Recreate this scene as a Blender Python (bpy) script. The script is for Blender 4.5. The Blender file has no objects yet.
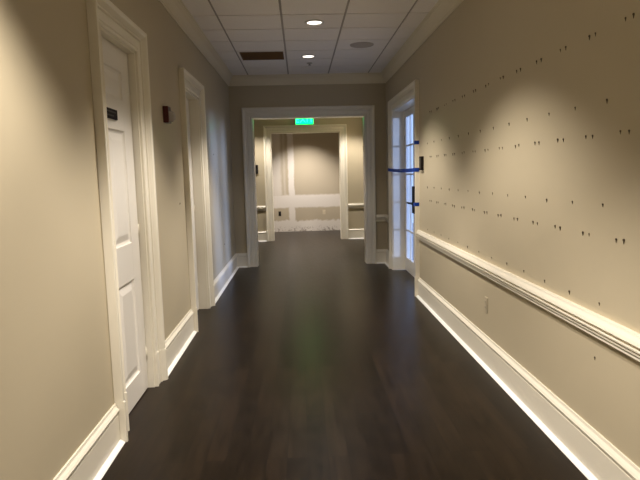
import bpy, bmesh, math, random
from mathutils import Matrix, Vector
random.seed(7)
S = bpy.context.scene
COL = S.collection

# ------------------------------------------------------------------ measures (metres; X right, Y down the corridor)
XL, XR = -1.05, 1.35            # corridor walls
YB, YE, YE2 = -2.6, 8.71, 8.93  # back wall, end wall (front and rear face)
HC = 2.945                      # ceiling height
HALL = dict(x0=-2.1, x1=1.40, y0=YE2, y1=12.07)
NICHE = dict(x0=-1.25, x1=1.5, y0=12.27, y1=13.98)

# ------------------------------------------------------------------ materials
def mat(name, col, rough=0.6, spec=0.4, metal=0.0, bump=None, var=None, emit=None, coat=0.0):
    m = bpy.data.materials.new(name); m.use_nodes = True
    nt = m.node_tree; b = nt.nodes['Principled BSDF']
    b.inputs['Base Color'].default_value = (*col, 1)
    b.inputs['Roughness'].default_value = rough
    b.inputs['Specular IOR Level'].default_value = spec
    b.inputs['Metallic'].default_value = metal
    b.inputs['Coat Weight'].default_value = coat
    tc = nt.nodes.new('ShaderNodeTexCoord')
    if bump:
        n = nt.nodes.new('ShaderNodeTexNoise'); n.inputs['Scale'].default_value = bump[0]; n.inputs['Detail'].default_value = 4
        nt.links.new(tc.outputs['Object'], n.inputs['Vector'])
        bp = nt.nodes.new('ShaderNodeBump'); bp.inputs['Strength'].default_value = bump[1]; bp.inputs['Distance'].default_value = 0.004
        nt.links.new(n.outputs['Fac'], bp.inputs['Height']); nt.links.new(bp.outputs['Normal'], b.inputs['Normal'])
    if var:
        n = nt.nodes.new('ShaderNodeTexNoise'); n.inputs['Scale'].default_value = var[0]; n.inputs['Detail'].default_value = 5
        nt.links.new(tc.outputs['Object'], n.inputs['Vector'])
        mx = nt.nodes.new('ShaderNodeMix'); mx.data_type = 'RGBA'
        k = var[1]
        mx.inputs['A'].default_value = (*[c*(1-k) for c in col], 1); mx.inputs['B'].default_value = (*[min(1, c*(1+k)) for c in col], 1)
        nt.links.new(n.outputs['Fac'], mx.inputs['Factor']); nt.links.new(mx.outputs['Result'], b.inputs['Base Color'])
    if emit:
        b.inputs['Emission Color'].default_value = (*emit[0], 1); b.inputs['Emission Strength'].default_value = emit[1]
    return m

M = {}
M['wall'] = mat('khaki_wall_paint', (0.49, 0.425, 0.300), 0.5, 0.3, bump=(260, 0.12), var=(1.3, 0.03))
M['trim'] = mat('cream_semigloss_trim', (0.80, 0.75, 0.63), 0.3, 0.5, bump=(30, 0.04))
M['crown'] = mat('cream_crown_paint', (0.76, 0.69, 0.53), 0.28, 0.5)
M['door'] = mat('off_white_door_paint', (0.78, 0.745, 0.68), 0.35, 0.5, bump=(60, 0.05))
M['caulk'] = mat('white_shoe_moulding_paint', (0.9, 0.89, 0.86), 0.4, 0.5)
M['tile'] = mat('mineral_fibre_tile', (0.94, 0.90, 0.87), 0.9, 0.1, bump=(180, 0.5), var=(90, 0.06))
M['tbar'] = mat('grey_ceiling_grid', (0.44, 0.40, 0.37), 0.6, 0.2)
M['vent'] = mat('brown_filter_mesh', (0.16, 0.095, 0.05), 0.8, 0.1, var=(40, 0.2))
M['dark'] = mat('black_plastic', (0.012, 0.010, 0.010), 0.4, 0.5)
M['brown_plastic'] = mat('dark_brown_plastic', (0.010, 0.006, 0.005), 0.6, 0.2)
M['metal'] = mat('black_metal', (0.008, 0.008, 0.009), 0.5, 0.2)
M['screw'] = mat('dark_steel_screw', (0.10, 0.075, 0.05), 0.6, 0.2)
M['sign'] = mat('engraved_sign_black', (0.012, 0.007, 0.006), 0.65, 0.15)
M['sign_text'] = mat('engraved_sign_letters', (0.05, 0.04, 0.03), 0.5, 0.3)
M['red'] = mat('dark_red_alarm_plastic', (0.075, 0.008, 0.010), 0.35, 0.5)
M['lens'] = mat('clear_strobe_lens', (0.5, 0.47, 0.45), 0.12, 0.8)
M['white'] = mat('white_metal', (0.75, 0.73, 0.70), 0.4, 0.4)
M['lamp'] = mat('lamp_lens_glow', (1, 1, 1), 0.4, 0.4, emit=((1.0, 0.92, 0.78), 17.0))
M['dim_lamp'] = mat('dim_lamp_lens_glow', (1, 1, 1), 0.4, 0.4, emit=((1.0, 0.92, 0.80), 2.5))
M['speaker'] = mat('grey_speaker_mesh', (0.55, 0.50, 0.46), 0.7, 0.2, bump=(500, 0.8))
M['tape'] = mat('blue_painters_tape', (0.007, 0.045, 0.32), 0.6, 0.2)
M['plate'] = mat('painted_outlet_plate', (0.46, 0.40, 0.29), 0.4, 0.5)
M['ivory'] = mat('ivory_outlet_plate', (0.62, 0.55, 0.42), 0.4, 0.5)
M['exit'] = mat('exit_sign_green_glow', (0.0, 0.4, 0.2), 0.4, 0.4, emit=((0.0, 1.0, 0.15), 3.4))
M['exit_text'] = mat('exit_sign_letter_glow', (0.3, 0.6, 0.4), 0.4, 0.4, emit=((0.01, 1.0, 0.20), 4.4))
M['slab'] = mat('pale_concrete', (0.35, 0.36, 0.38), 0.8, 0.2, var=(3, 0.1))

def glass():
    m = bpy.data.materials.new('clear_door_glass'); m.use_nodes = True; nt = m.node_tree
    nt.nodes.clear()
    o = nt.nodes.new('ShaderNodeOutputMaterial'); t = nt.nodes.new('ShaderNodeBsdfTransparent'); g = nt.nodes.new('ShaderNodeBsdfGlossy')
    t.inputs['Color'].default_value = (0.95, 0.97, 1, 1); g.inputs['Roughness'].default_value = 0.03
    mx = nt.nodes.new('ShaderNodeMixShader'); mx.inputs['Fac'].default_value = 0.08
    nt.links.new(t.outputs[0], mx.inputs[1]); nt.links.new(g.outputs[0], mx.inputs[2]); nt.links.new(mx.outputs[0], o.inputs[0])
    return m
M['glass'] = glass()

def floor_mat():
    m = bpy.data.materials.new('dark_stained_oak_planks'); m.use_nodes = True; nt = m.node_tree
    N = nt.nodes.new; L = nt.links.new; b = nt.nodes['Principled BSDF']
    tc = N('ShaderNodeTexCoord'); mp = N('ShaderNodeMapping'); mp.inputs['Rotation'].default_value = (0, 0, math.pi/2)
    L(tc.outputs['Object'], mp.inputs['Vector'])
    br = N('ShaderNodeTexBrick'); br.offset = 0.37; br.offset_frequency = 3; br.squash = 1
    br.inputs['Color1'].default_value = (0, 0, 0, 1); br.inputs['Color2'].default_value = (1, 1, 1, 1); br.inputs['Mortar'].default_value = (0, 0, 0, 1)
    br.inputs['Scale'].default_value = 1; br.inputs['Mortar Size'].default_value = 0.002; br.inputs['Mortar Smooth'].default_value = 0.3
    br.inputs['Bias'].default_value = 0; br.inputs['Brick Width'].default_value = 1.35; br.inputs['Row Height'].default_value = 0.105
    L(mp.outputs['Vector'], br.inputs['Vector'])
    # per-plank random offset so that the grain does not run on from board to board
    cmb = N('ShaderNodeCombineXYZ'); L(br.outputs['Color'], cmb.inputs['Z'])
    sc = N('ShaderNodeVectorMath'); sc.operation = 'SCALE'; sc.inputs['Scale'].default_value = 9; L(cmb.outputs[0], sc.inputs[0])
    add = N('ShaderNodeVectorMath'); add.operation = 'ADD'; L(tc.outputs['Object'], add.inputs[0]); L(sc.outputs[0], add.inputs[1])
    mg = N('ShaderNodeMapping'); mg.inputs['Scale'].default_value = (26, 2.2, 1); L(add.outputs[0], mg.inputs['Vector'])
    n1 = N('ShaderNodeTexNoise'); n1.inputs['Scale'].default_value = 1; n1.inputs['Detail'].default_value = 3; n1.inputs['Distortion'].default_value = 0.6
    L(mg.outputs[0], n1.inputs['Vector'])
    mg2 = N('ShaderNodeMapping'); mg2.inputs['Scale'].default_value = (9, 0.9, 1); L(add.outputs[0], mg2.inputs['Vector'])
    wv = N('ShaderNodeTexWave'); wv.wave_type = 'RINGS'; wv.inputs['Scale'].default_value = 1.6; wv.inputs['Distortion'].default_value = 6; wv.inputs['Detail'].default_value = 3
    L(mg2.outputs[0], wv.inputs['Vector'])
    mx0 = N('ShaderNodeMix'); mx0.data_type = 'FLOAT'; mx0.inputs['Factor'].default_value = 0.16; L(n1.outputs['Fac'], mx0.inputs['A']); L(wv.outputs['Fac'], mx0.inputs['B'])
    cr = N('ShaderNodeValToRGB'); e = cr.color_ramp.elements
    e[0].position = 0.25; e[0].color = (0.0075, 0.0045, 0.0025, 1); e[1].position = 0.8; e[1].color = (0.019, 0.0115, 0.0062, 1)
    L(mx0.outputs['Result'], cr.inputs['Fac'])
    hv = N('ShaderNodeHueSaturation'); mr = N('ShaderNodeMapRange'); mr.inputs['To Min'].default_value = 0.75; mr.inputs['To Max'].default_value = 1.25
    L(br.outputs['Color'], mr.inputs['Value']); L(mr.outputs[0], hv.inputs['Value']); L(cr.outputs['Color'], hv.inputs['Color'])
    mx = N('ShaderNodeMix'); mx.data_type = 'RGBA'; mx.inputs['B'].default_value = (0.008, 0.005, 0.003, 1)
    L(br.outputs['Fac'], mx.inputs['Factor']); L(hv.outputs['Color'], mx.inputs['A']); L(mx.outputs['Result'], b.inputs['Base Color'])
    rr = N('ShaderNodeMapRange'); rr.inputs['To Min'].default_value = 0.27; rr.inputs['To Max'].default_value = 0.33
    L(mx0.outputs['Result'], rr.inputs['Value']); L(rr.outputs[0], b.inputs['Roughness'])
    bp = N('ShaderNodeBump'); bp.inputs['Strength'].default_value = 0.05; bp.inputs['Distance'].default_value = 0.0015
    inv = N('ShaderNodeMath'); inv.operation = 'SUBTRACT'; L(mx0.outputs['Result'], inv.inputs[0]); L(br.outputs['Fac'], inv.inputs[1])
    L(inv.outputs[0], bp.inputs['Height']); L(bp.outputs['Normal'], b.inputs['Normal'])
    b.inputs['Specular IOR Level'].default_value = 0.15
    return m
M['floor'] = floor_mat()

def patched_mat():
    """khaki wall with skim-coat patches of white joint compound where trim was taken off"""
    m = bpy.data.materials.new('patched_drywall'); m.use_nodes = True; nt = m.node_tree
    N = nt.nodes.new; L = nt.links.new; b = nt.nodes['Principled BSDF']; b.inputs['Roughness'].default_value = 0.75; b.inputs['Specular IOR Level'].default_value = 0.2
    tc = N('ShaderNodeTexCoord'); sx = N('ShaderNodeSeparateXYZ'); L(tc.outputs['Object'], sx.inputs[0])
    nz = N('ShaderNodeTexNoise'); nz.inputs['Scale'].default_value = 9; nz.inputs['Detail'].default_value = 6; L(tc.outputs['Object'], nz.inputs['Vector'])
    nl = N('ShaderNodeTexNoise'); nl.inputs['Scale'].default_value = 2.3; nl.inputs['Detail'].default_value = 2; L(tc.outputs['Object'], nl.inputs['Vector'])
    def band(out, lo, hi, amp, soft=0.02, big=0.0):
        def off(src, c, a):
            s = N('ShaderNodeMath'); s.operation = 'SUBTRACT'; L(src, s.inputs[0]); s.inputs[1].default_value = 0.5
            q = N('ShaderNodeMath'); q.operation = 'MULTIPLY_ADD'; L(s.outputs[0], q.inputs[0]); q.inputs[1].default_value = a; L(c, q.inputs[2]); return q.outputs[0]
        v = off(nl.outputs['Fac'], off(nz.outputs['Fac'], out, amp), big)
        r1 = N('ShaderNodeMapRange'); r1.inputs['From Min'].default_value = lo-soft; r1.inputs['From Max'].default_value = lo+soft; L(v, r1.inputs['Value'])
        r2 = N('ShaderNodeMapRange'); r2.inputs['From Min'].default_value = hi-soft; r2.inputs['From Max'].default_value = hi+soft; r2.inputs['To Min'].default_value = 1; r2.inputs['To Max'].default_value = 0; L(v, r2.inputs['Value'])
        p = N('ShaderNodeMath'); p.operation = 'MULTIPLY'; L(r1.outputs[0], p.inputs[0]); L(r2.outputs[0], p.inputs[1]); return p.outputs[0]
    def op(o, a, c):
        p = N('ShaderNodeMath'); p.operation = o; L(a, p.inputs[0])
        if isinstance(c, float): p.inputs[1].default_value = c
        else: L(c, p.inputs[1])
        return p.outputs[0]
    hb = band(sx.outputs['Z'], 0.60, 0.915, 0.05)
    lo = band(sx.outputs['Z'], -0.2, 0.27, 0.16, 0.02, 0.05)
    v1 = band(sx.outputs['X'], -0.30, -0.15, 0.05, 0.015, 0.03)
    vl = op('MULTIPLY', band(sx.outputs['X'], -1.2, -0.47, 0.04, 0.03, 0.03), 0.75)
    above = band(sx.outputs['Z'], 0.6, 3.0, 0.02)
    vl = op('MULTIPLY', vl, above)
    thin = op('MULTIPLY', band(sx.outputs['X'], -0.42, -0.37, 0.04, 0.02, 0.02), op('MULTIPLY', above, 0.4))
    f = op('MAXIMUM', op('MAXIMUM', hb, lo), op('MAXIMUM', v1, op('MAXIMUM', vl, thin)))
    f = op('MULTIPLY', f, 0.93)
    mx = N('ShaderNodeMix'); mx.data_type = 'RGBA'; mx.inputs['A'].default_value = (0.46, 0.40, 0.31, 1); mx.inputs['B'].default_value = (0.72, 0.68, 0.65, 1)
    L(f, mx.inputs['Factor'])
    # torn dirty streaks near the floor where the baseboard was pulled off
    st = N('ShaderNodeTexNoise'); st.inputs['Scale'].default_value = 28; st.inputs['Detail'].default_value = 5; L(tc.outputs['Object'], st.inputs['Vector'])
    s1 = N('ShaderNodeMapRange'); s1.inputs['From Min'].default_value = 0.52; s1.inputs['From Max'].default_value = 0.6; L(st.outputs['Fac'], s1.inputs['Value'])
    low = band(sx.outputs['Z'], -0.3, 0.10, 0.12, 0.05)
    s2 = op('MULTIPLY', op('MULTIPLY', s1.outputs[0], low), 0.7)
    my = N('ShaderNodeMix'); my.data_type = 'RGBA'; L(s2, my.inputs['Factor']); L(mx.outputs['Result'], my.inputs['A']); my.inputs['B'].default_value = (0.25, 0.20, 0.17, 1)
    L(my.outputs['Result'], b.inputs['Base Color'])
    bp = N('ShaderNodeBump'); bp.inputs['Strength'].default_value = 0.3; bp.inputs['Distance'].default_value = 0.004; L(f, bp.inputs['Height']); L(bp.outputs['Normal'], b.inputs['Normal'])
    return m
M['patched'] = patched_mat()

# ------------------------------------------------------------------ mesh helpers
class MB:
    def __init__(s): s.bm = bmesh.new()
    def box(s, x0, y0, z0, x1, y1, z1, mi=0, bev=0):
        t = bmesh.new()
        bmesh.ops.create_cube(t, size=1)
        bmesh.ops.scale(t, vec=(abs(x1-x0), abs(y1-y0), abs(z1-z0)), verts=t.verts)
        bmesh.ops.translate(t, vec=((x0+x1)/2, (y0+y1)/2, (z0+z1)/2), verts=t.verts)
        if bev: bmesh.ops.bevel(t, geom=t.edges[:], offset=bev, segments=2, affect='EDGES', profile=0.5)
        s.join(t, mi)
        return s
    def join(s, t, mi=0):
        mp = {}
        for v in t.verts: mp[v] = s.bm.verts.new(v.co)
        for f in t.faces:
            try: g = s.bm.faces.new([mp[v] for v in f.verts]); g.material_index = mi; g.smooth = f.smooth
            except ValueError: pass
        t.free()
    def loft(s, secs, closed=True, caps=True, mi=0, ring=False):
        """secs: list of sections, each a list of points; consecutive sections are skinned"""
        vs = [[s.bm.verts.new(p) for p in sec] for sec in secs]
        n = len(secs[0]); m = len(secs)
        for i in range(m if ring else m-1):
            A, B = vs[i], vs[(i+1) % m]
            for j in range(n if closed else n-1):
                k = (j+1) % n
                s.bm.faces.new([A[j], A[k], B[k], B[j]]).material_index = mi
        if caps and not ring:
            s.bm.faces.new(vs[0]).material_index = mi; s.bm.faces.new(vs[-1][::-1]).material_index = mi
        return s
    def lathe(s, prof, o, axis='z', n=40, mi=0, smooth=True):
        secs = []
        for i in range(n):
            a = 2*math.pi*i/n; c, q = math.cos(a), math.sin(a)
            if axis == 'z': secs.append([(o[0]+r*c, o[1]+r*q, o[2]+h) for r, h in prof])
            elif axis == 'x': secs.append([(o[0]+h, o[1]+r*c, o[2]+r*q) for r, h in prof])
            else: secs.append([(o[0]+r*c, o[1]+h, o[2]+r*q) for r, h in prof])
        s.loft(secs, closed=False, caps=False, ring=True, mi=mi)
        bmesh.ops.remove_doubles(s.bm, verts=s.bm.verts, dist=1e-6)
        if smooth:
            for f in s.bm.faces: f.smooth = True
        return s
    def build(s, name, m, parent=None):
        bmesh.ops.recalc_face_normals(s.bm, faces=s.bm.faces)
        me = bpy.data.meshes.new(name); s.bm.to_mesh(me); s.bm.free()
        for x in (m if isinstance(m, (list, tuple)) else [m]): me.materials.append(x)
        o = bpy.data.objects.new(name, me); COL.objects.link(o)
        if parent is not None:
            o.parent = parent
            o.matrix_parent_inverse = Matrix.Translation(-parent.location)
        return o
def struct(o): o['kind'] = 'structure'; return o
def tag(o, label, cat, group=None):
    o['label'] = label; o['category'] = cat
    if group: o['group'] = group
    return o
def empty(name, loc):
    o = bpy.data.objects.new(name, None); o.empty_display_size = 0.1; COL.objects.link(o); o.location = loc; return o

# ------------------------------------------------------------------ walls with openings
def wall_run(name, axis, f0, f1, a0, a1, ztop, openings, m, z0=0.0):
    """axis 'x': wall occupying X f0..f1 running along Y a0..a1.  openings: (b0,b1,top)"""
    mb = MB()
    def bx(p, q, zl, zh):
        if q-p < 1e-4 or zh-zl < 1e-4: return
        if axis == 'x': mb.box(f0, p, zl, f1, q, zh)
        else: mb.box(p, f0, zl, q, f1, zh)
    cur = a0
    for b0, b1, t in sorted(openings):
        bx(cur, b0, z0, ztop); bx(b0, b1, t, ztop); cur = b1
    bx(cur, a1, z0, ztop)
    return struct(mb.build(name, m))

D1 = (3.09, 3.765, 2.265)     # left door nearest the camera: y0, y1, head height (clear opening)
D2 = (5.235, 6.02, 2.265)
FD = (6.42, 8.07, 2.315)     # double glazed doors on the right
O1 = (-0.725, 1.035, 2.328)   # opening in the end wall (x0, x1, top)
O2 = (-0.62, 0.885, 2.335)

wall_run('wall_left', 'x', XL-0.16, XL, YB, YE, HC+0.1, [(D1[0], D1[1], D1[2]), (D2[0], D2[1], D2[2])], M['wall'])
wall_run('wall_right', 'x', XR, XR+0.25, YB, YE, HC+0.1, [(FD[0], FD[1], FD[2])], M['wall'])
wall_run('wall_end', 'y', YE, YE2, HALL['x0']-0.1, XR+0.25, HC+0.1, [(O1[0], O1[1], O1[2])], M['wall'])
wall_run('wall_back', 'y', YB-0.15, YB, XL-0.16, XR+0.25, HC+0.1, [], M['wall'])
wall_run('wall_hall_left', 'x', HALL['x0']-0.1, HALL['x0'], YE2, HALL['y1'], HC+0.1, [], M['wall'])
wall_run('wall_hall_right', 'x', HALL['x1'], HALL['x1']+0.2, YE2, HALL['y1'], HC+0.1, [], M['wall'])
wall_run('wall_hall_far', 'y', HALL['y1'], NICHE['y0'], HALL['x0']-0.1, HALL['x1']+0.2, HC+0.1, [(O2[0], O2[1], O2[2])], M['wall'])
wall_run('wall_niche_left', 'x', NICHE['x0']-0.1, NICHE['x0'], NICHE['y0'], NICHE['y1'], HC+0.1, [], M['wall'])
wall_run('wall_niche_right', 'x', NICHE['x1'], NICHE['x1']+0.1, NICHE['y0'], NICHE['y1'], HC+0.1, [], M['wall'])
wall_run('wall_patched', 'y', NICHE['y1'], NICHE['y1']+0.12, NICHE['x0']-0.1, NICHE['x1']+0.1, HC+0.1, [], M['patched'])

struct(MB().box(-2.3, YB-0.2, -0.06, 1.72, 14.2, 0).build('floor', M['floor']))

# ------------------------------------------------------------------ ceiling: lay-in tiles in a recessed grid
cx = [-0.743+0.607*k for k in range(-3, 6)]
cy = [5.467+0.517*k for k in range(-16, 18)]
mb = MB()
mb.box(-2.25, YB-0.1, HC+0.006, 1.7, 14.05, HC+0.05, 0)
def clip_cells(x0, x1, y0, y1):
    for i in range(len(cx)-1):
        for j in range(len(cy)-1):
            a, b, c, d = max(cx[i], x0), min(cx[i+1], x1), max(cy[j], y0), min(cy[j+1], y1)
            if b-a < 0.04 or d-c < 0.04: continue
            mb.box(a+0.011, c+0.013, HC-0.003, b-0.011, d-0.013, HC+0.006, 1)
clip_cells(XL, XR, YB, YE); clip_cells(HALL['x0'], HALL['x1'], YE2, HALL['y1']); clip_cells(NICHE['x0'], NICHE['x1'], NICHE['y0'], NICHE['y1'])
struct(mb.build('ceiling', [M['tbar'], M['tile']]))

# ------------------------------------------------------------------ trim profiles: (distance out from the wall, height)
BASE = [(0, 0), (0.020, 0), (0.020, 0.165), (0.016, 0.172), (0.024, 0.180), (0.026, 0.190), (0.020, 0.200), (0.010, 0.212), (0.007, 0.225), (0, 0.225)]
SHOE = [(0.020, 0), (0.046, 0), (0.046, 0.003), (0.040, 0.008), (0.030, 0.014), (0.020, 0.019)]
RAIL = [(0, 0.668), (0.012, 0.668), (0.014, 0.672), (0.024, 0.676), (0.024, 0.686), (0.017, 0.688), (0.017, 0.691), (0.030, 0.694), (0.031, 0.702), (0.023, 0.704), (0.023, 0.708), (0.037, 0.712), (0.038, 0.719), (0.020, 0.722), (0.020, 0.730), (0.036, 0.733), (0.041, 0.739), (0.036, 0.753), (0.027, 0.767), (0.024, 0.777), (0, 0.777)]
CROWN = [(p*0.72, h*0.90) for p, h in [(0, -0.165), (0.012, -0.165), (0.014, -0.150), (0.024, -0.146), (0.026, -0.136), (0.034, -0.128), (0.046, -0.098), (0.062, -0.066), (0.084, -0.044), (0.090, -0.036), (0.098, -0.034), (0.100, -0.018), (0.112, -0.016), (0.114, 0.0), (0, 0.0)]]
def run_x(xw, s, prof, y0, y1, zo=0, m0=0, m1=0, kx=1):
    """moulding along a wall whose face is at X = xw, room side s; m0/m1 = mitre direction at the ends (+1 shortens with projection)"""
    return [[(xw+s*p*kx, y0+m0*p*kx, zo+h) for p, h in prof], [(xw+s*p*kx, y1-m1*p*kx, zo+h) for p, h in prof]]
def run_y(yw, s, prof, x0, x1, zo=0, m0=0, m1=0):
    return [[(x0+m0*p, yw+s*p, zo+h) for p, h in prof], [(x1-m1*p, yw+s*p, zo+h) for p, h in prof]]
CW = 0.145
def base_obj(name, runs):
    mb = MB()
    for kind, a in runs:
        f = run_x if kind == 'x' else run_y
        mb.loft(f(a[0], a[1], BASE, a[2], a[3], 0, a[4], a[5])); mb.loft(f(a[0], a[1], SHOE, a[2], a[3], 0, a[4], a[5]), mi=1)
    return struct(mb.build(name, [M['trim'], M['caulk']]))
base_obj('baseboard_left', [('x', (XL, 1, YB, D1[0]-CW, 1, 0)), ('x', (XL, 1, D1[1]+CW, D2[0]-CW, 0, 0)), ('x', (XL, 1, D2[1]+CW, YE, 0, 1))])
base_obj('baseboard_right', [('x', (XR, -1, YB, FD[0]-CW, 1, 0)), ('x', (XR, -1, FD[1]+CW, YE, 0, 1))])
base_obj('baseboard_end', [('y', (YE, -1, XL, O1[0]-CW, 1, 0)), ('y', (YE, -1, O1[1]+CW, XR, 0, 1))])
base_obj('baseboard_back', [('y', (YB, 1, XL, XR, 1, 1))])
base_obj('baseboard_hall', [('y', (HALL['y1'], -1, HALL['x0'], O2[0]-CW, 1, 0)), ('y', (HALL['y1'], -1, O2[1]+CW, HALL['x1'], 0, 1)),
                            ('x', (HALL['x1'], -1, YE2, HALL['y1'], 1, 1)), ('x', (HALL['x0'], 1, YE2, HALL['y1'], 1, 1)),
                            ('y', (YE2, 1, HALL['x0'], O1[0]-CW, 1, 0)), ('y', (YE2, 1, O1[1]+CW, HALL['x1'], 0, 1))])
tn = [0]
def trim_name(): tn[0] += 1; return 'trim_%d' % tn[0]
def trim(secs_list, m=None):
    mb = MB()
    for s_ in secs_list: mb.loft(s_)
    return struct(mb.build(trim_name(), m or M['trim']))
# chair rails
trim([run_x(XR, -1, RAIL, YB, FD[0]-CW, 0, 0, 0)])
trim([run_x(XR, -1, RAIL, FD[1]+CW, YE, 0, 0, 1), run_y(YE, -1, RAIL, O1[1]+CW, XR, 0, 0, 1)])
trim([run_y(HALL['y1'], -1, RAIL, HALL['x0'], O2[0]-CW, 0, 1, 0)])
trim([run_y(HALL['y1'], -1, RAIL, O2[1]+CW, HALL['x1'], 0, 0, 1), run_x(HALL['x1'], -1, RAIL, YE2, HALL['y1'], 0, 0, 1)])
# crown moulding
HZ = HC-0.001
trim([run_x(XL, 1, CROWN, YB, YE, HZ, 1, 1)], M['crown']); trim([run_x(XR, -1, CROWN, YB, YE, HZ, 1, 1)], M['crown'])
trim([run_y(YE, -1, CROWN, XL, XR, HZ, 1, 1)], M['crown']); trim([run_y(YB, 1, CROWN, XL, XR, HZ, 1, 1)], M['crown'])
trim([run_y(HALL['y1'], -1, CROWN, HALL['x0'], HALL['x1'], HZ, 1, 1)]); trim([run_x(HALL['x1'], -1, CROWN, YE2, HALL['y1'], HZ, 1, 1)]); trim([run_x(HALL['x0'], 1, CROWN, YE2, HALL['y1'], HZ, 1, 1)])

# ------------------------------------------------------------------ door casings: (u = distance outward from the opening edge, v = projection from the wall)
CAS = [(0.0, 0), (0.0, 0.015), (0.007, 0.020), (0.015, 0.015), (0.020, 0.009), (0.026, 0.009), (0.030, 0.014), (0.072, 0.015), (0.076, 0.009), (0.082, 0.009), (0.086, 0.022), (0.094, 0.022), (0.097, 0.017), (0.102, 0.024), (0.116, 0.044), (0.126, 0.049), (0.134, 0.050), (0.143, 0.049), (0.145, 0.046), (0.145, 0)]
def casing(axis, w, s, a, b, top, plinth=True, rev=0.006, k=1.0, depth=0.16, jt=0.02):
    """casing around an opening a..b on the wall face w (room side s), with plinth blocks and jamb lining going back by depth"""
    def P(along, v, z): return (w+s*v, along, z) if axis == 'x' else (along, w+s*v, z)
    mb = MB()
    secs = []
    pr = [(u-rev, v*k) for u, v in CAS]
    pr = [(u if u > 0 else u, v) for u, v in pr]
    secs.append([P(a-u, v, 0) for u, v in pr]); secs.append([P(a-u, v, top+u) for u, v in pr])
    secs.append([P(b+u, v, top+u) for u, v in pr]); secs.append([P(b+u, v, 0) for u, v in pr])
    mb.loft(secs)
    c = struct(mb.build(trim_name(), M['trim']))
    if plinth:
        for e, d in ((a, -1), (b, 1)):
            q = MB(); pl = [(u-rev-0.0015 if u < 0.01 else u-rev+0.003, v*k*1.06+(0.004 if v > 0 else 0)) for u, v in CAS]
            q.loft([[P(e+d*u, v, z) for u, v in pl] for z in (0, 0.226, 0.232)][:2] + [[P(e+d*u, v*0.93, 0.232) for u, v in pl]])
            q.build('plinth_block', M['trim'], c)
    # jamb lining
    q = MB()
    def bx(a0, a1, z0, z1):
        w0, w1 = sorted((w+s*0.001, w-s*depth))
        if axis == 'x': q.box(w0, a0, z0, w1, a1, z1)
        else: q.box(a0, w0, z0, a1, w1, z1)
    bx(a-0.001, a+jt, 0, top); bx(b-jt, b+0.001, 0, top); bx(a+jt, b-jt, top-jt, top+0.001)
    q.build('jamb', M['trim'], c)
    return c
casing('x', XL, 1, *D1); casing('x', XL, 1, *D2)
casing('x', XR, -1, *FD, depth=0.25)
casing('y', YE, -1, *O1, k=0.7, depth=0.22); casing('y', YE2, 1, *O1, k=0.7, depth=0.0)
casing('y', HALL['y1'], -1, *O2, k=0.7, depth=0.20); casing('y', NICHE['y0'], 1, *O2, k=0.7, depth=0.0)

# ------------------------------------------------------------------ panelled doors in the left wall
def panel_door(name, y0, y1, top, xf, panels, stile):
    """door slab with its face at X = xf (facing +X)"""
    e = struct(empty(name, (xf-0.02, (y0+y1)/2, 0)))
    mb = MB(); t = 0.042; z0 = 0.008
    mb.box(xf-t, y0, z0, xf, y0+stile, top, bev=0.001); mb.box(xf-t, y1-stile, z0, xf, y1, top, bev=0.001)
    zs = [z0] + [z for p in panels for z in p] + [top]
    for i in range(0, len(zs), 2): mb.box(xf-t, y0+stile, zs[i], xf-0.0003, y1-stile, zs[i+1])
    ya, yb = y0+stile, y1-stile
    for (za, zb) in panels:
        def rect(ins, x): return [(x, ya+ins, za+ins), (x, yb-ins, za+ins), (x, yb-ins, zb-ins), (x, ya+ins, zb-ins)]
        # ovolo edge, flat ledge and raised field, then closed behind
        mb.loft([rect(0, xf-t), rect(0, xf-0.001), rect(0.006, xf-0.010), rect(0.020, xf-0.014), rect(0.024, xf-0.013), rect(0.060, xf-0.003), rect(0.066, xf-0.002)])
    mb.build('door_slab', M['door'], e)
    # rebate stop behind the slab
    mb = MB(); mb.box(xf-t-0.02, y0-0.002, 0, xf-t-0.001, y0+0.016, top); mb.box(xf-t-0.02, y1-0.016, 0, xf-t-0.001, y1+0.002, top); mb.box(xf-t-0.02, y0+0.016, top-0.016, xf-t-0.001, y1-0.016, top+0.002)
    mb.build('door_stop', M['trim'], e)
    for zc in (0.25, 1.1, 1.95):
        h = MB(); h.lathe([(0, -0.04), (0.004, -0.04), (0.004, 0.04), (0, 0.04)], (xf+0.002, y1+0.002, zc), n=12)
        h.build('hinge', M['trim'], e)
    return e
JT = 0.02
PN = [(0.175, 0.80), (1.035, 1.738), (1.925, 2.10)]
d1 = panel_door('door_1', D1[0]+JT+0.005, D1[1]-JT-0.009, D1[2]-JT-0.003, XL-0.042, PN, 0.155)
d2 = panel_door('door_2', D2[0]+JT+0.005, D2[1]-JT-0.009, D2[2]-JT-0.003, XL-0.095, PN, 0.125)
# room sign screwed to the top rail of the first door
xs = XL-0.042
sg = MB().box(xs+0.0002, 3.205, 1.792, xs+0.012, 3.425, 1.850, bev=0.002).build('sign_plate', M['sign'], d1); sg['label'] = 'small black engraved sign plate'
mb = MB()
for r, (n, zc) in enumerate(((9, 1.832), (7, 1.810))):
    y = 3.237
    for k in range(n):
        wd = random.uniform(0.010, 0.018); mb.box(xs+0.0122, y, zc-0.004, xs+0.0128, y+wd, zc+0.004); y += wd+0.005
mb.build('engraving', M['sign_text'], sg)

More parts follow.
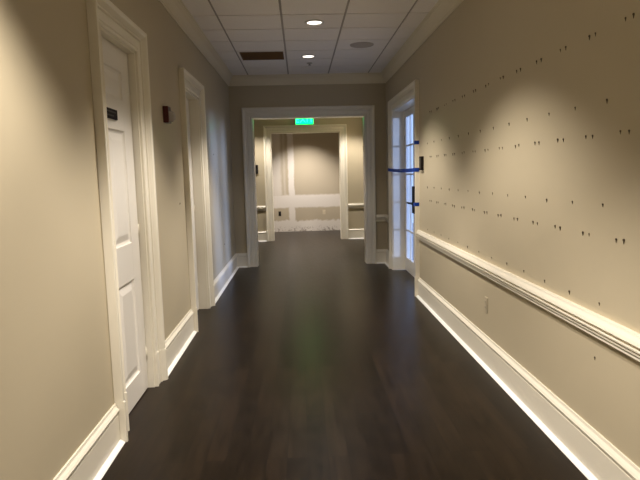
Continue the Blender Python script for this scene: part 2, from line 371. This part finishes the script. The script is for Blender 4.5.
# ------------------------------------------------------------------ glazed double doors in the right wall
XD = XR+0.165      # face of the doors
def french_leaf(name, y0, y1, top, handle_side):
    e = struct(empty(name, (XD+0.02, (y0+y1)/2, 0)))
    t = 0.04; st = 0.105; zb = 0.20; zt = top-0.085; z0 = 0.008
    mb = MB()
    mb.box(XD, y0, z0, XD+t, y0+st, top, bev=0.002); mb.box(XD, y1-st, z0, XD+t, y1, top, bev=0.002)
    mb.box(XD, y0+st, z0, XD+t, y1-st, zb); mb.box(XD, y0+st, zt, XD+t, y1-st, top)
    mb.build('door_frame', M['door'], e)
    q = MB(); ya, yb = y0+st, y1-st
    def bar(a0, b0, a1, b1):
        q.box(XD+0.006, a0, b0, XD+t-0.006, a1, b1, bev=0.004)
    ym = (ya+yb)/2; bar(ym-0.012, zb, ym+0.012, zt)
    for k in range(1, 5):
        z = zb+(zt-zb)*k/5; bar(ya, z-0.012, yb, z+0.012)
    q.build('muntins', M['door'], e)
    MB().box(XD+0.017, ya, zb, XD+0.022, yb, zt).build('glass', M['glass'], e)
    yh = y0+0.05 if handle_side < 0 else y1-0.05
    h = MB(); h.box(XD-0.026, yh-0.022, 0.885, XD-0.0002, yh+0.022, 1.245, bev=0.003)
    hp = h.build('handle_plate', M['metal'], e); hp['label'] = 'black handle plate'
    l = MB(); l.lathe([(0, -0.055), (0.011, -0.055), (0.011, 0), (0, 0)], (XD-0.026, yh, 1.02), axis='x', n=16)
    d = 1 if handle_side < 0 else -1
    l.box(XD-0.080, min(yh-d*0.01, yh+d*0.115), 1.010, XD-0.060, max(yh-d*0.01, yh+d*0.115), 1.030, bev=0.006)
    lv = l.build('handle_lever', M['metal'], hp)
    for zc in (0.25, 1.1, 1.95):
        yy = (y1 if handle_side < 0 else y0)
        hg = MB(); hg.lathe([(0, -0.045), (0.006, -0.045), (0.006, 0.045), (0, 0.045)], (XD-0.004, yy, zc), n=12); hg.build('hinge', M['trim'], e)
    return e
fm = 7.33
french_leaf('door_3', fm+0.002, FD[1]-JT-0.003, FD[2]-JT-0.003, -1)
french_leaf('door_4', FD[0]+JT+0.003, fm-0.002, FD[2]-JT-0.003, 1)
# ground outside those doors
struct(MB().box(XR+0.37, -1.0, -0.2, 14, 16, -0.06).build('ground_outside', M['slab']))

# ------------------------------------------------------------------ downlights
def spot(parent, x, y, z, energy, size, blend=0.22, col=(1.0, 0.91, 0.81)):
    l = bpy.data.lights.new('downlight_lamp', 'SPOT'); l.energy = energy; l.spot_size = math.radians(size); l.spot_blend = blend; l.color = col; l.shadow_soft_size = 0.04
    o = bpy.data.objects.new('downlight_lamp', l); COL.objects.link(o); o.parent = parent; o.location = (0, 0, z-HC)
    return o
def downlight(x, y, label, energy, size=104, group=None, blend=0.5, lens='lamp'):
    e = empty('recessed_downlight', (x, y, HC)); tag(e, label, 'ceiling light', group)
    ring = MB().lathe([(0.072, 0.0), (0.074, -0.010), (0.082, -0.013), (0.096, -0.009), (0.100, -0.002), (0.100, 0.0)], (x, y, HC-0.0022), n=48)
    ring.build('trim_ring', M['white'], e)
    l = MB().lathe([(0, -0.004), (0.03, -0.0045), (0.073, -0.006), (0.075, -0.002), (0, -0.002)], (x, y, HC-0.0005), n=48)
    l.build('lens', M[lens], e)
    spot(e, x, y, HC-0.03, energy, size, blend)
    return e
EN = 195
downlight(0.185, 5.74, 'lit round recessed downlight, the nearer and larger of the two seen in the corridor ceiling', EN, lens='dim_lamp')
downlight(0.150, 7.34, 'lit round recessed downlight farther down the ceiling, just before the sprinkler head', EN*0.12, lens='dim_lamp')
downlight(0.17, 3.45, 'recessed downlight overhead between the first left door and the screw-marked wall', EN)
downlight(-0.30, 1.50, 'recessed downlight overhead at the near end of the corridor by the left wall', EN*1.25)
downlight(0.17, -0.9, 'recessed downlight in the corridor ceiling behind the camera', EN)
downlight(1.10, 11.25, 'recessed downlight over the right part of the room past the first opening', EN*0.75, lens='dim_lamp')
downlight(-0.90, 11.25, 'recessed downlight over the left part of the room past the first opening', EN*0.75, lens='dim_lamp')
downlight(0.12, 13.05, 'recessed downlight just in front of the patched end wall', EN*1.7, blend=0.8, lens='dim_lamp')

# round ceiling speaker
e = empty('ceiling_speaker', (0.772, 6.76, HC)); tag(e, 'round grey flush speaker grille in a ceiling tile right of the lights', 'speaker')
MB().lathe([(0, -0.006), (0.06, -0.007), (0.125, -0.006), (0.128, -0.002), (0, -0.002)], (0.772, 6.76, HC-0.001), n=48).build('grille', M['speaker'], e)
MB().lathe([(0.126, 0), (0.128, -0.009), (0.138, -0.008), (0.142, 0)], (0.772, 6.76, HC-0.0022), n=48).build('rim', M['speaker'], e)
# sprinkler
e = empty('fire_sprinkler', (0.172, 7.80, HC)); tag(e, 'small dark sprinkler head in the ceiling beyond the farther downlight', 'sprinkler')
MB().lathe([(0, 0), (0.040, 0), (0.040, -0.004), (0.028, -0.010), (0.010, -0.012), (0.010, -0.022), (0, -0.022)], (0.172, 7.80, HC-0.0022), n=32).build('escutcheon', M['speaker'], e)
q = MB(); q.box(0.163, 7.797, HC-0.030, 0.166, 7.803, HC-0.014); q.box(0.178, 7.797, HC-0.030, 0.181, 7.803, HC-0.014)
q.lathe([(0, -0.030), (0.018, -0.030), (0.018, -0.032), (0, -0.032)], (0.172, 7.80, HC), n=20, smooth=False); q.build('deflector', M['metal'], e)
# brown return-air grille
vx0, vx1, vy0, vy1 = -0.70, -0.165, 7.055, 7.495
e = empty('air_vent', ((vx0+vx1)/2, (vy0+vy1)/2, HC)); tag(e, 'rectangular dark brown air vent set in the ceiling left of the downlights', 'air vent')
MB().box(vx0+0.01, vy0+0.01, HC-0.004, vx1-0.01, vy1-0.01, HC-0.0025).build('filter', M['vent'], e)
q = MB()
for a in ((vx0, vy0, vx1, vy0+0.016), (vx0, vy1-0.016, vx1, vy1), (vx0, vy0+0.016, vx0+0.016, vy1-0.016), (vx1-0.016, vy0+0.016, vx1, vy1-0.016)):
    q.box(a[0], a[1], HC-0.012, a[2], a[3], HC-0.0025)
q.build('vent_frame', M['vent'], e)
q = MB()
for k in range(16):
    y = vy0+0.028+k*0.0255
    q.loft([[(x, y, HC-0.0045), (x, y+0.002, HC-0.0045), (x, y+0.010, HC-0.0115), (x, y+0.008, HC-0.0115)] for x in (vx0+0.016, vx1-0.016)])
q.build('louvres', M['vent'], e)

# ------------------------------------------------------------------ fire alarm strobe on the left wall
e = empty('fire_alarm_strobe', (XL, 4.50, 1.93)); tag(e, 'dark red fire alarm with clear strobe on left wall between the two doors', 'fire alarm')
MB().box(XL+0.0002, 4.43, 1.868, XL+0.042, 4.53, 1.995, bev=0.004).build('housing', M['red'], e)
q = MB(); sec = []
for z, k in ((1.880, 0.6), (1.895, 0.95), (1.925, 1.0), (1.945, 0.85), (1.958, 0.4)):
    sec.append([(XL+0.041, 4.452, z), (XL+0.041+0.036*k, 4.462, z), (XL+0.041+0.046*k, 4.480, z), (XL+0.041+0.036*k, 4.498, z), (XL+0.041, 4.508, z)])
q.loft(sec); q.build('strobe_lens', M['lens'], e)
q = MB()
for k in range(4): q.box(XL+0.0425, 4.455, 1.966+k*0.006, XL+0.0435, 4.505, 1.969+k*0.006)
q.build('horn_slots', M['dark'], e)

# ------------------------------------------------------------------ card reader and tape by the glazed doors
e = empty('card_reader', (XR, 6.10, 1.53)); tag(e, 'dark brown card reader on right wall beside the glazed door casing', 'card reader')
MB().box(XR-0.030, 6.055, 1.455, XR-0.0002, 6.160, 1.605, bev=0.004).build('housing', M['brown_plastic'], e)
MB().box(XR-0.0315, 6.075, 1.475, XR-0.0302, 6.140, 1.585, bev=0.0004).build('face', M['dark'], e)

XC = XR-0.050      # front of the casing backband
yw_ = FD[0]-0.1395     # the casing's outer edge, which faces down the corridor
def ribbon(pts, w, t=0.0012, wrap=None):
    mb = MB(); secs = []
    for x, y, z in pts: secs.append([(x, y, z-w/2), (x-t, y, z-w/2), (x-t, y, z+w/2), (x, y, z+w/2)])
    mb.loft(secs)
    if wrap is not None: mb.box(XC-0.0015, yw_-0.0012, wrap-w/2, XR-0.003, yw_, wrap+w/2)
    return mb
yf, yn = FD[1]+0.130, FD[0]-0.128
pts = [(XC-0.0003-0.0, yf, 1.475), (XC-0.0003, yf-0.015, 1.474)]
n = 14
for i in range(1, n):
    f = i/n; pts.append((XC-0.0003, yf-0.015+(yn+0.015-yf+0.015)*f, 1.474-0.014*f-0.012*4*f*(1-f)))
pts += [(XC-0.0003, yn+0.015, 1.460), (XC-0.0003, yn-0.004, 1.460)]
pts[-1] = (pts[-1][0], yw_, 1.460)
tag(ribbon(pts, 0.044, wrap=1.460).build('painters_tape', M['tape']), 'long blue painter\'s tape strip stretched across the glazed doorway', 'tape')
tag(ribbon([(XC-0.0003, yw_, 1.765), (XC-0.0003, yn+0.035, 1.763)], 0.040, wrap=1.765).build('painters_tape', M['tape']), 'short dark blue tape tab on the door casing above the card reader', 'tape')
tag(ribbon([(XC-0.0003, yw_, 1.070), (XC-0.0003, yn+0.05, 1.066), (XC+0.004, yn+0.10, 1.058)], 0.042, wrap=1.070).build('painters_tape', M['tape']), 'short blue tape tab on the casing at door handle height', 'tape')

# ------------------------------------------------------------------ outlets and switch
def outlet(xc, z, axis, w, s, m, label, white=False, dark=False):
    """duplex outlet on a wall face"""
    loc = (w, xc, z) if axis == 'x' else (xc, w, z)
    e = empty('wall_outlet', loc); tag(e, label, 'outlet')
    def bx(a0, a1, z0, z1, v0, v1, bev=0.0):
        q = MB()
        if axis == 'x': x0, x1 = sorted((w+s*v0, w+s*v1)); q.box(x0, a0, z0, x1, a1, z1, bev=bev)
        else: y0, y1 = sorted((w+s*v0, w+s*v1)); q.box(a0, y0, z0, a1, y1, z1, bev=bev)
        return q
    bx(xc-0.035, xc+0.035, z-0.057, z+0.057, 0.0002, 0.006, 0.0015).build('cover_plate', m, e)
    for dz in (-0.020, 0.020):
        r = bx(xc-0.016, xc+0.016, z+dz-0.014, z+dz+0.014, 0.0062, 0.0085, 0.001).build('socket', M['white'] if (white and dz > 0) else m, e)
        q = MB()
        for da in (-0.006, 0.006):
            a = (xc+da-0.001, xc+da+0.001)
            if axis == 'x': x0, x1 = sorted((w+s*0.0086, w+s*0.0090)); q.box(x0, a[0], z+dz-0.003, x1, a[1], z+dz+0.006)
            else: y0, y1 = sorted((w+s*0.0086, w+s*0.0090)); q.box(a[0], y0, z+dz-0.003, a[1], y1, z+dz+0.006)
        q.build('slots', M['dark'], r)
    return e
outlet(3.97, 0.455, 'x', XR, -1, M['plate'], 'wall-coloured outlet under the chair rail on the right wall')
outlet(0.578, 0.470, 'y', NICHE['y1'], -1, M['ivory'], 'ivory outlet low on the patched end wall, right of centre')
e = empty('open_outlet_box', (-0.535, NICHE['y1'], 0.455)); tag(e, 'dark uncovered outlet box low on the patched end wall at left', 'outlet')
MB().box(-0.568, NICHE['y1']-0.004, 0.395, -0.502, NICHE['y1']-0.0002, 0.515, bev=0.001).build('box', M['dark'], e)
MB().box(-0.552, NICHE['y1']-0.010, 0.425, -0.518, NICHE['y1']-0.0042, 0.485, bev=0.001).build('receptacle', M['brown_plastic'], e)
e = empty('card_reader', (-0.928, HALL['y1'], 1.56)); tag(e, 'small dark wall device left of the far opening in the room beyond', 'card reader')
MB().box(-0.962, HALL['y1']-0.028, 1.465, -0.895, HALL['y1']-0.0002, 1.655, bev=0.003).build('housing', M['dark'], e)
MB().box(-0.950, HALL['y1']-0.030, 1.58, -0.907, HALL['y1']-0.0282, 1.64).build('face', M['brown_plastic'], e)

# ------------------------------------------------------------------ exit sign above the far opening
ex, ez0, ez1, ey = 0.125, 2.487, 2.700, HALL['y1']
e = empty('exit_sign', (ex, ey, ez0)); tag(e, 'glowing green exit sign above the far opening', 'exit sign')
MB().box(ex-0.20, ey-0.055, ez0-0.006, ex+0.20, ey-0.0002, ez1+0.006, bev=0.004).build('housing', M['white'], e)
MB().box(ex-0.185, ey-0.0585, ez0+0.002, ex+0.185, ey-0.0552, ez1-0.002).build('face_panel', M['exit'], e)
f = bpy.data.curves.new('exit_letters', 'FONT'); f.body = 'EXIT'; f.size = 0.185; f.align_x = 'CENTER'; f.extrude = 0.0012; f.space_character = 1.05
to = bpy.data.objects.new('tmp', f); COL.objects.link(to); bpy.context.view_layer.update()
dg = bpy.context.evaluated_depsgraph_get(); me = bpy.data.meshes.new_from_object(to.evaluated_get(dg)); bpy.data.objects.remove(to)
me.transform(Matrix.Translation((ex, ey-0.0605, ez0+0.038)) @ Matrix.Rotation(math.pi/2, 4, 'X')); me.materials.clear(); me.materials.append(M['exit_text'])
o = bpy.data.objects.new('letters', me); COL.objects.link(o); o.parent = e; o.matrix_parent_inverse = Matrix.Translation(-e.location)

# ------------------------------------------------------------------ screws left in the right wall
def screw_mesh():
    """screw head standing a little proud of a torn anchor hole with a dark tapering strip below it"""
    mb = MB().lathe([(0, 0.0), (0.0045, 0.0), (0.0060, -0.003), (0.0058, -0.0055), (0.0035, -0.0065), (0, -0.0065)], (0, 0, 0), axis='x', n=12)
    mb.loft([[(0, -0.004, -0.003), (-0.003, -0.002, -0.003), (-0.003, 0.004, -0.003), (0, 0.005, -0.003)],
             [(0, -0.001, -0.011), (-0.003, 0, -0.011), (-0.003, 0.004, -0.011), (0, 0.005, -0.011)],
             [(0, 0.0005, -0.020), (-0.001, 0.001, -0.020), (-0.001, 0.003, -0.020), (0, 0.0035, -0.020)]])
    bmesh.ops.recalc_face_normals(mb.bm, faces=mb.bm.faces)
    me = bpy.data.meshes.new('wall_screw'); mb.bm.to_mesh(me); mb.bm.free(); me.materials.append(M['screw']); return me
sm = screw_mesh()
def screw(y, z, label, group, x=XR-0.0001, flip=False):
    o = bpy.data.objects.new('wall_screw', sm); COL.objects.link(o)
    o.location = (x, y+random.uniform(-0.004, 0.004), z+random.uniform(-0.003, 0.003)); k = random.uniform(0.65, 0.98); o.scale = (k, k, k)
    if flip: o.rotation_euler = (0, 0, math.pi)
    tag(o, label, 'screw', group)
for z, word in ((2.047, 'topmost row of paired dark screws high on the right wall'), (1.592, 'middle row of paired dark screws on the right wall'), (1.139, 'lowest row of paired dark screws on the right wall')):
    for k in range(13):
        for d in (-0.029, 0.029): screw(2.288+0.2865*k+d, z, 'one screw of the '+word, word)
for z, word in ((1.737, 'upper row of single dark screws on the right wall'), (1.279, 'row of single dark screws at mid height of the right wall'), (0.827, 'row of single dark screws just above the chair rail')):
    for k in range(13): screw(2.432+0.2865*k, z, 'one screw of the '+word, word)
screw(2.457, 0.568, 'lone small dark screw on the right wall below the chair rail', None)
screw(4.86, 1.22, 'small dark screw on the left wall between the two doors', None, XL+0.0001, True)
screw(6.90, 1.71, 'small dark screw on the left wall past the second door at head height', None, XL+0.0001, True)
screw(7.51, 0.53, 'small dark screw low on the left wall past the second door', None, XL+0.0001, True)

# ------------------------------------------------------------------ light from outdoors
w = bpy.data.worlds.new('daylight'); S.world = w; w.use_nodes = True
bg = w.node_tree.nodes['Background']; bg.inputs['Color'].default_value = (0.40, 0.58, 1.0, 1); bg.inputs['Strength'].default_value = 1.2
sl = bpy.data.lights.new('low_daylight', 'SUN'); sl.energy = 2.5; sl.angle = math.radians(11); sl.color = (0.36, 0.52, 1.0)
so = bpy.data.objects.new('low_daylight', sl); COL.objects.link(so); so.location = (6, 7, 3)
so.rotation_euler = Vector((-1, 0.04, -0.06)).to_track_quat('-Z', 'Y').to_euler()

sl2 = bpy.data.lights.new('slanting_daylight', 'SUN'); sl2.energy = 1.6; sl2.angle = math.radians(4); sl2.color = (0.42, 0.56, 1.0)
so2 = bpy.data.objects.new('slanting_daylight', sl2); COL.objects.link(so2); so2.location = (6, 2, 3)
so2.rotation_euler = Vector((-1, 1.45, -0.03)).to_track_quat('-Z', 'Y').to_euler()

# ------------------------------------------------------------------ camera
F, H, VX, VY, ROLL = 555.0, 1.45, 300.0, 173.5, 0.028
d = Vector((VX-320, 240-VY, -F)).normalized()
u = Vector((-ROLL, 1, 0)); u = (u - d*u.dot(d)).normalized()
x = d.cross(u)
R = Matrix((x, d, u))        # rows: world axes seen from the camera, so world = R @ camera
cd = bpy.data.cameras.new('camera'); cd.sensor_width = 36; cd.lens = F*36/640; cd.clip_start = 0.05
co = bpy.data.objects.new('camera', cd); COL.objects.link(co)
co.matrix_world = Matrix.Translation((0, 0, H)) @ R.to_4x4()
S.camera = co

S.view_settings.view_transform = 'Standard'; S.view_settings.look = 'None'; S.view_settings.gamma = 1; S.view_settings.use_curve_mapping = False
S.view_settings.exposure = 0.36
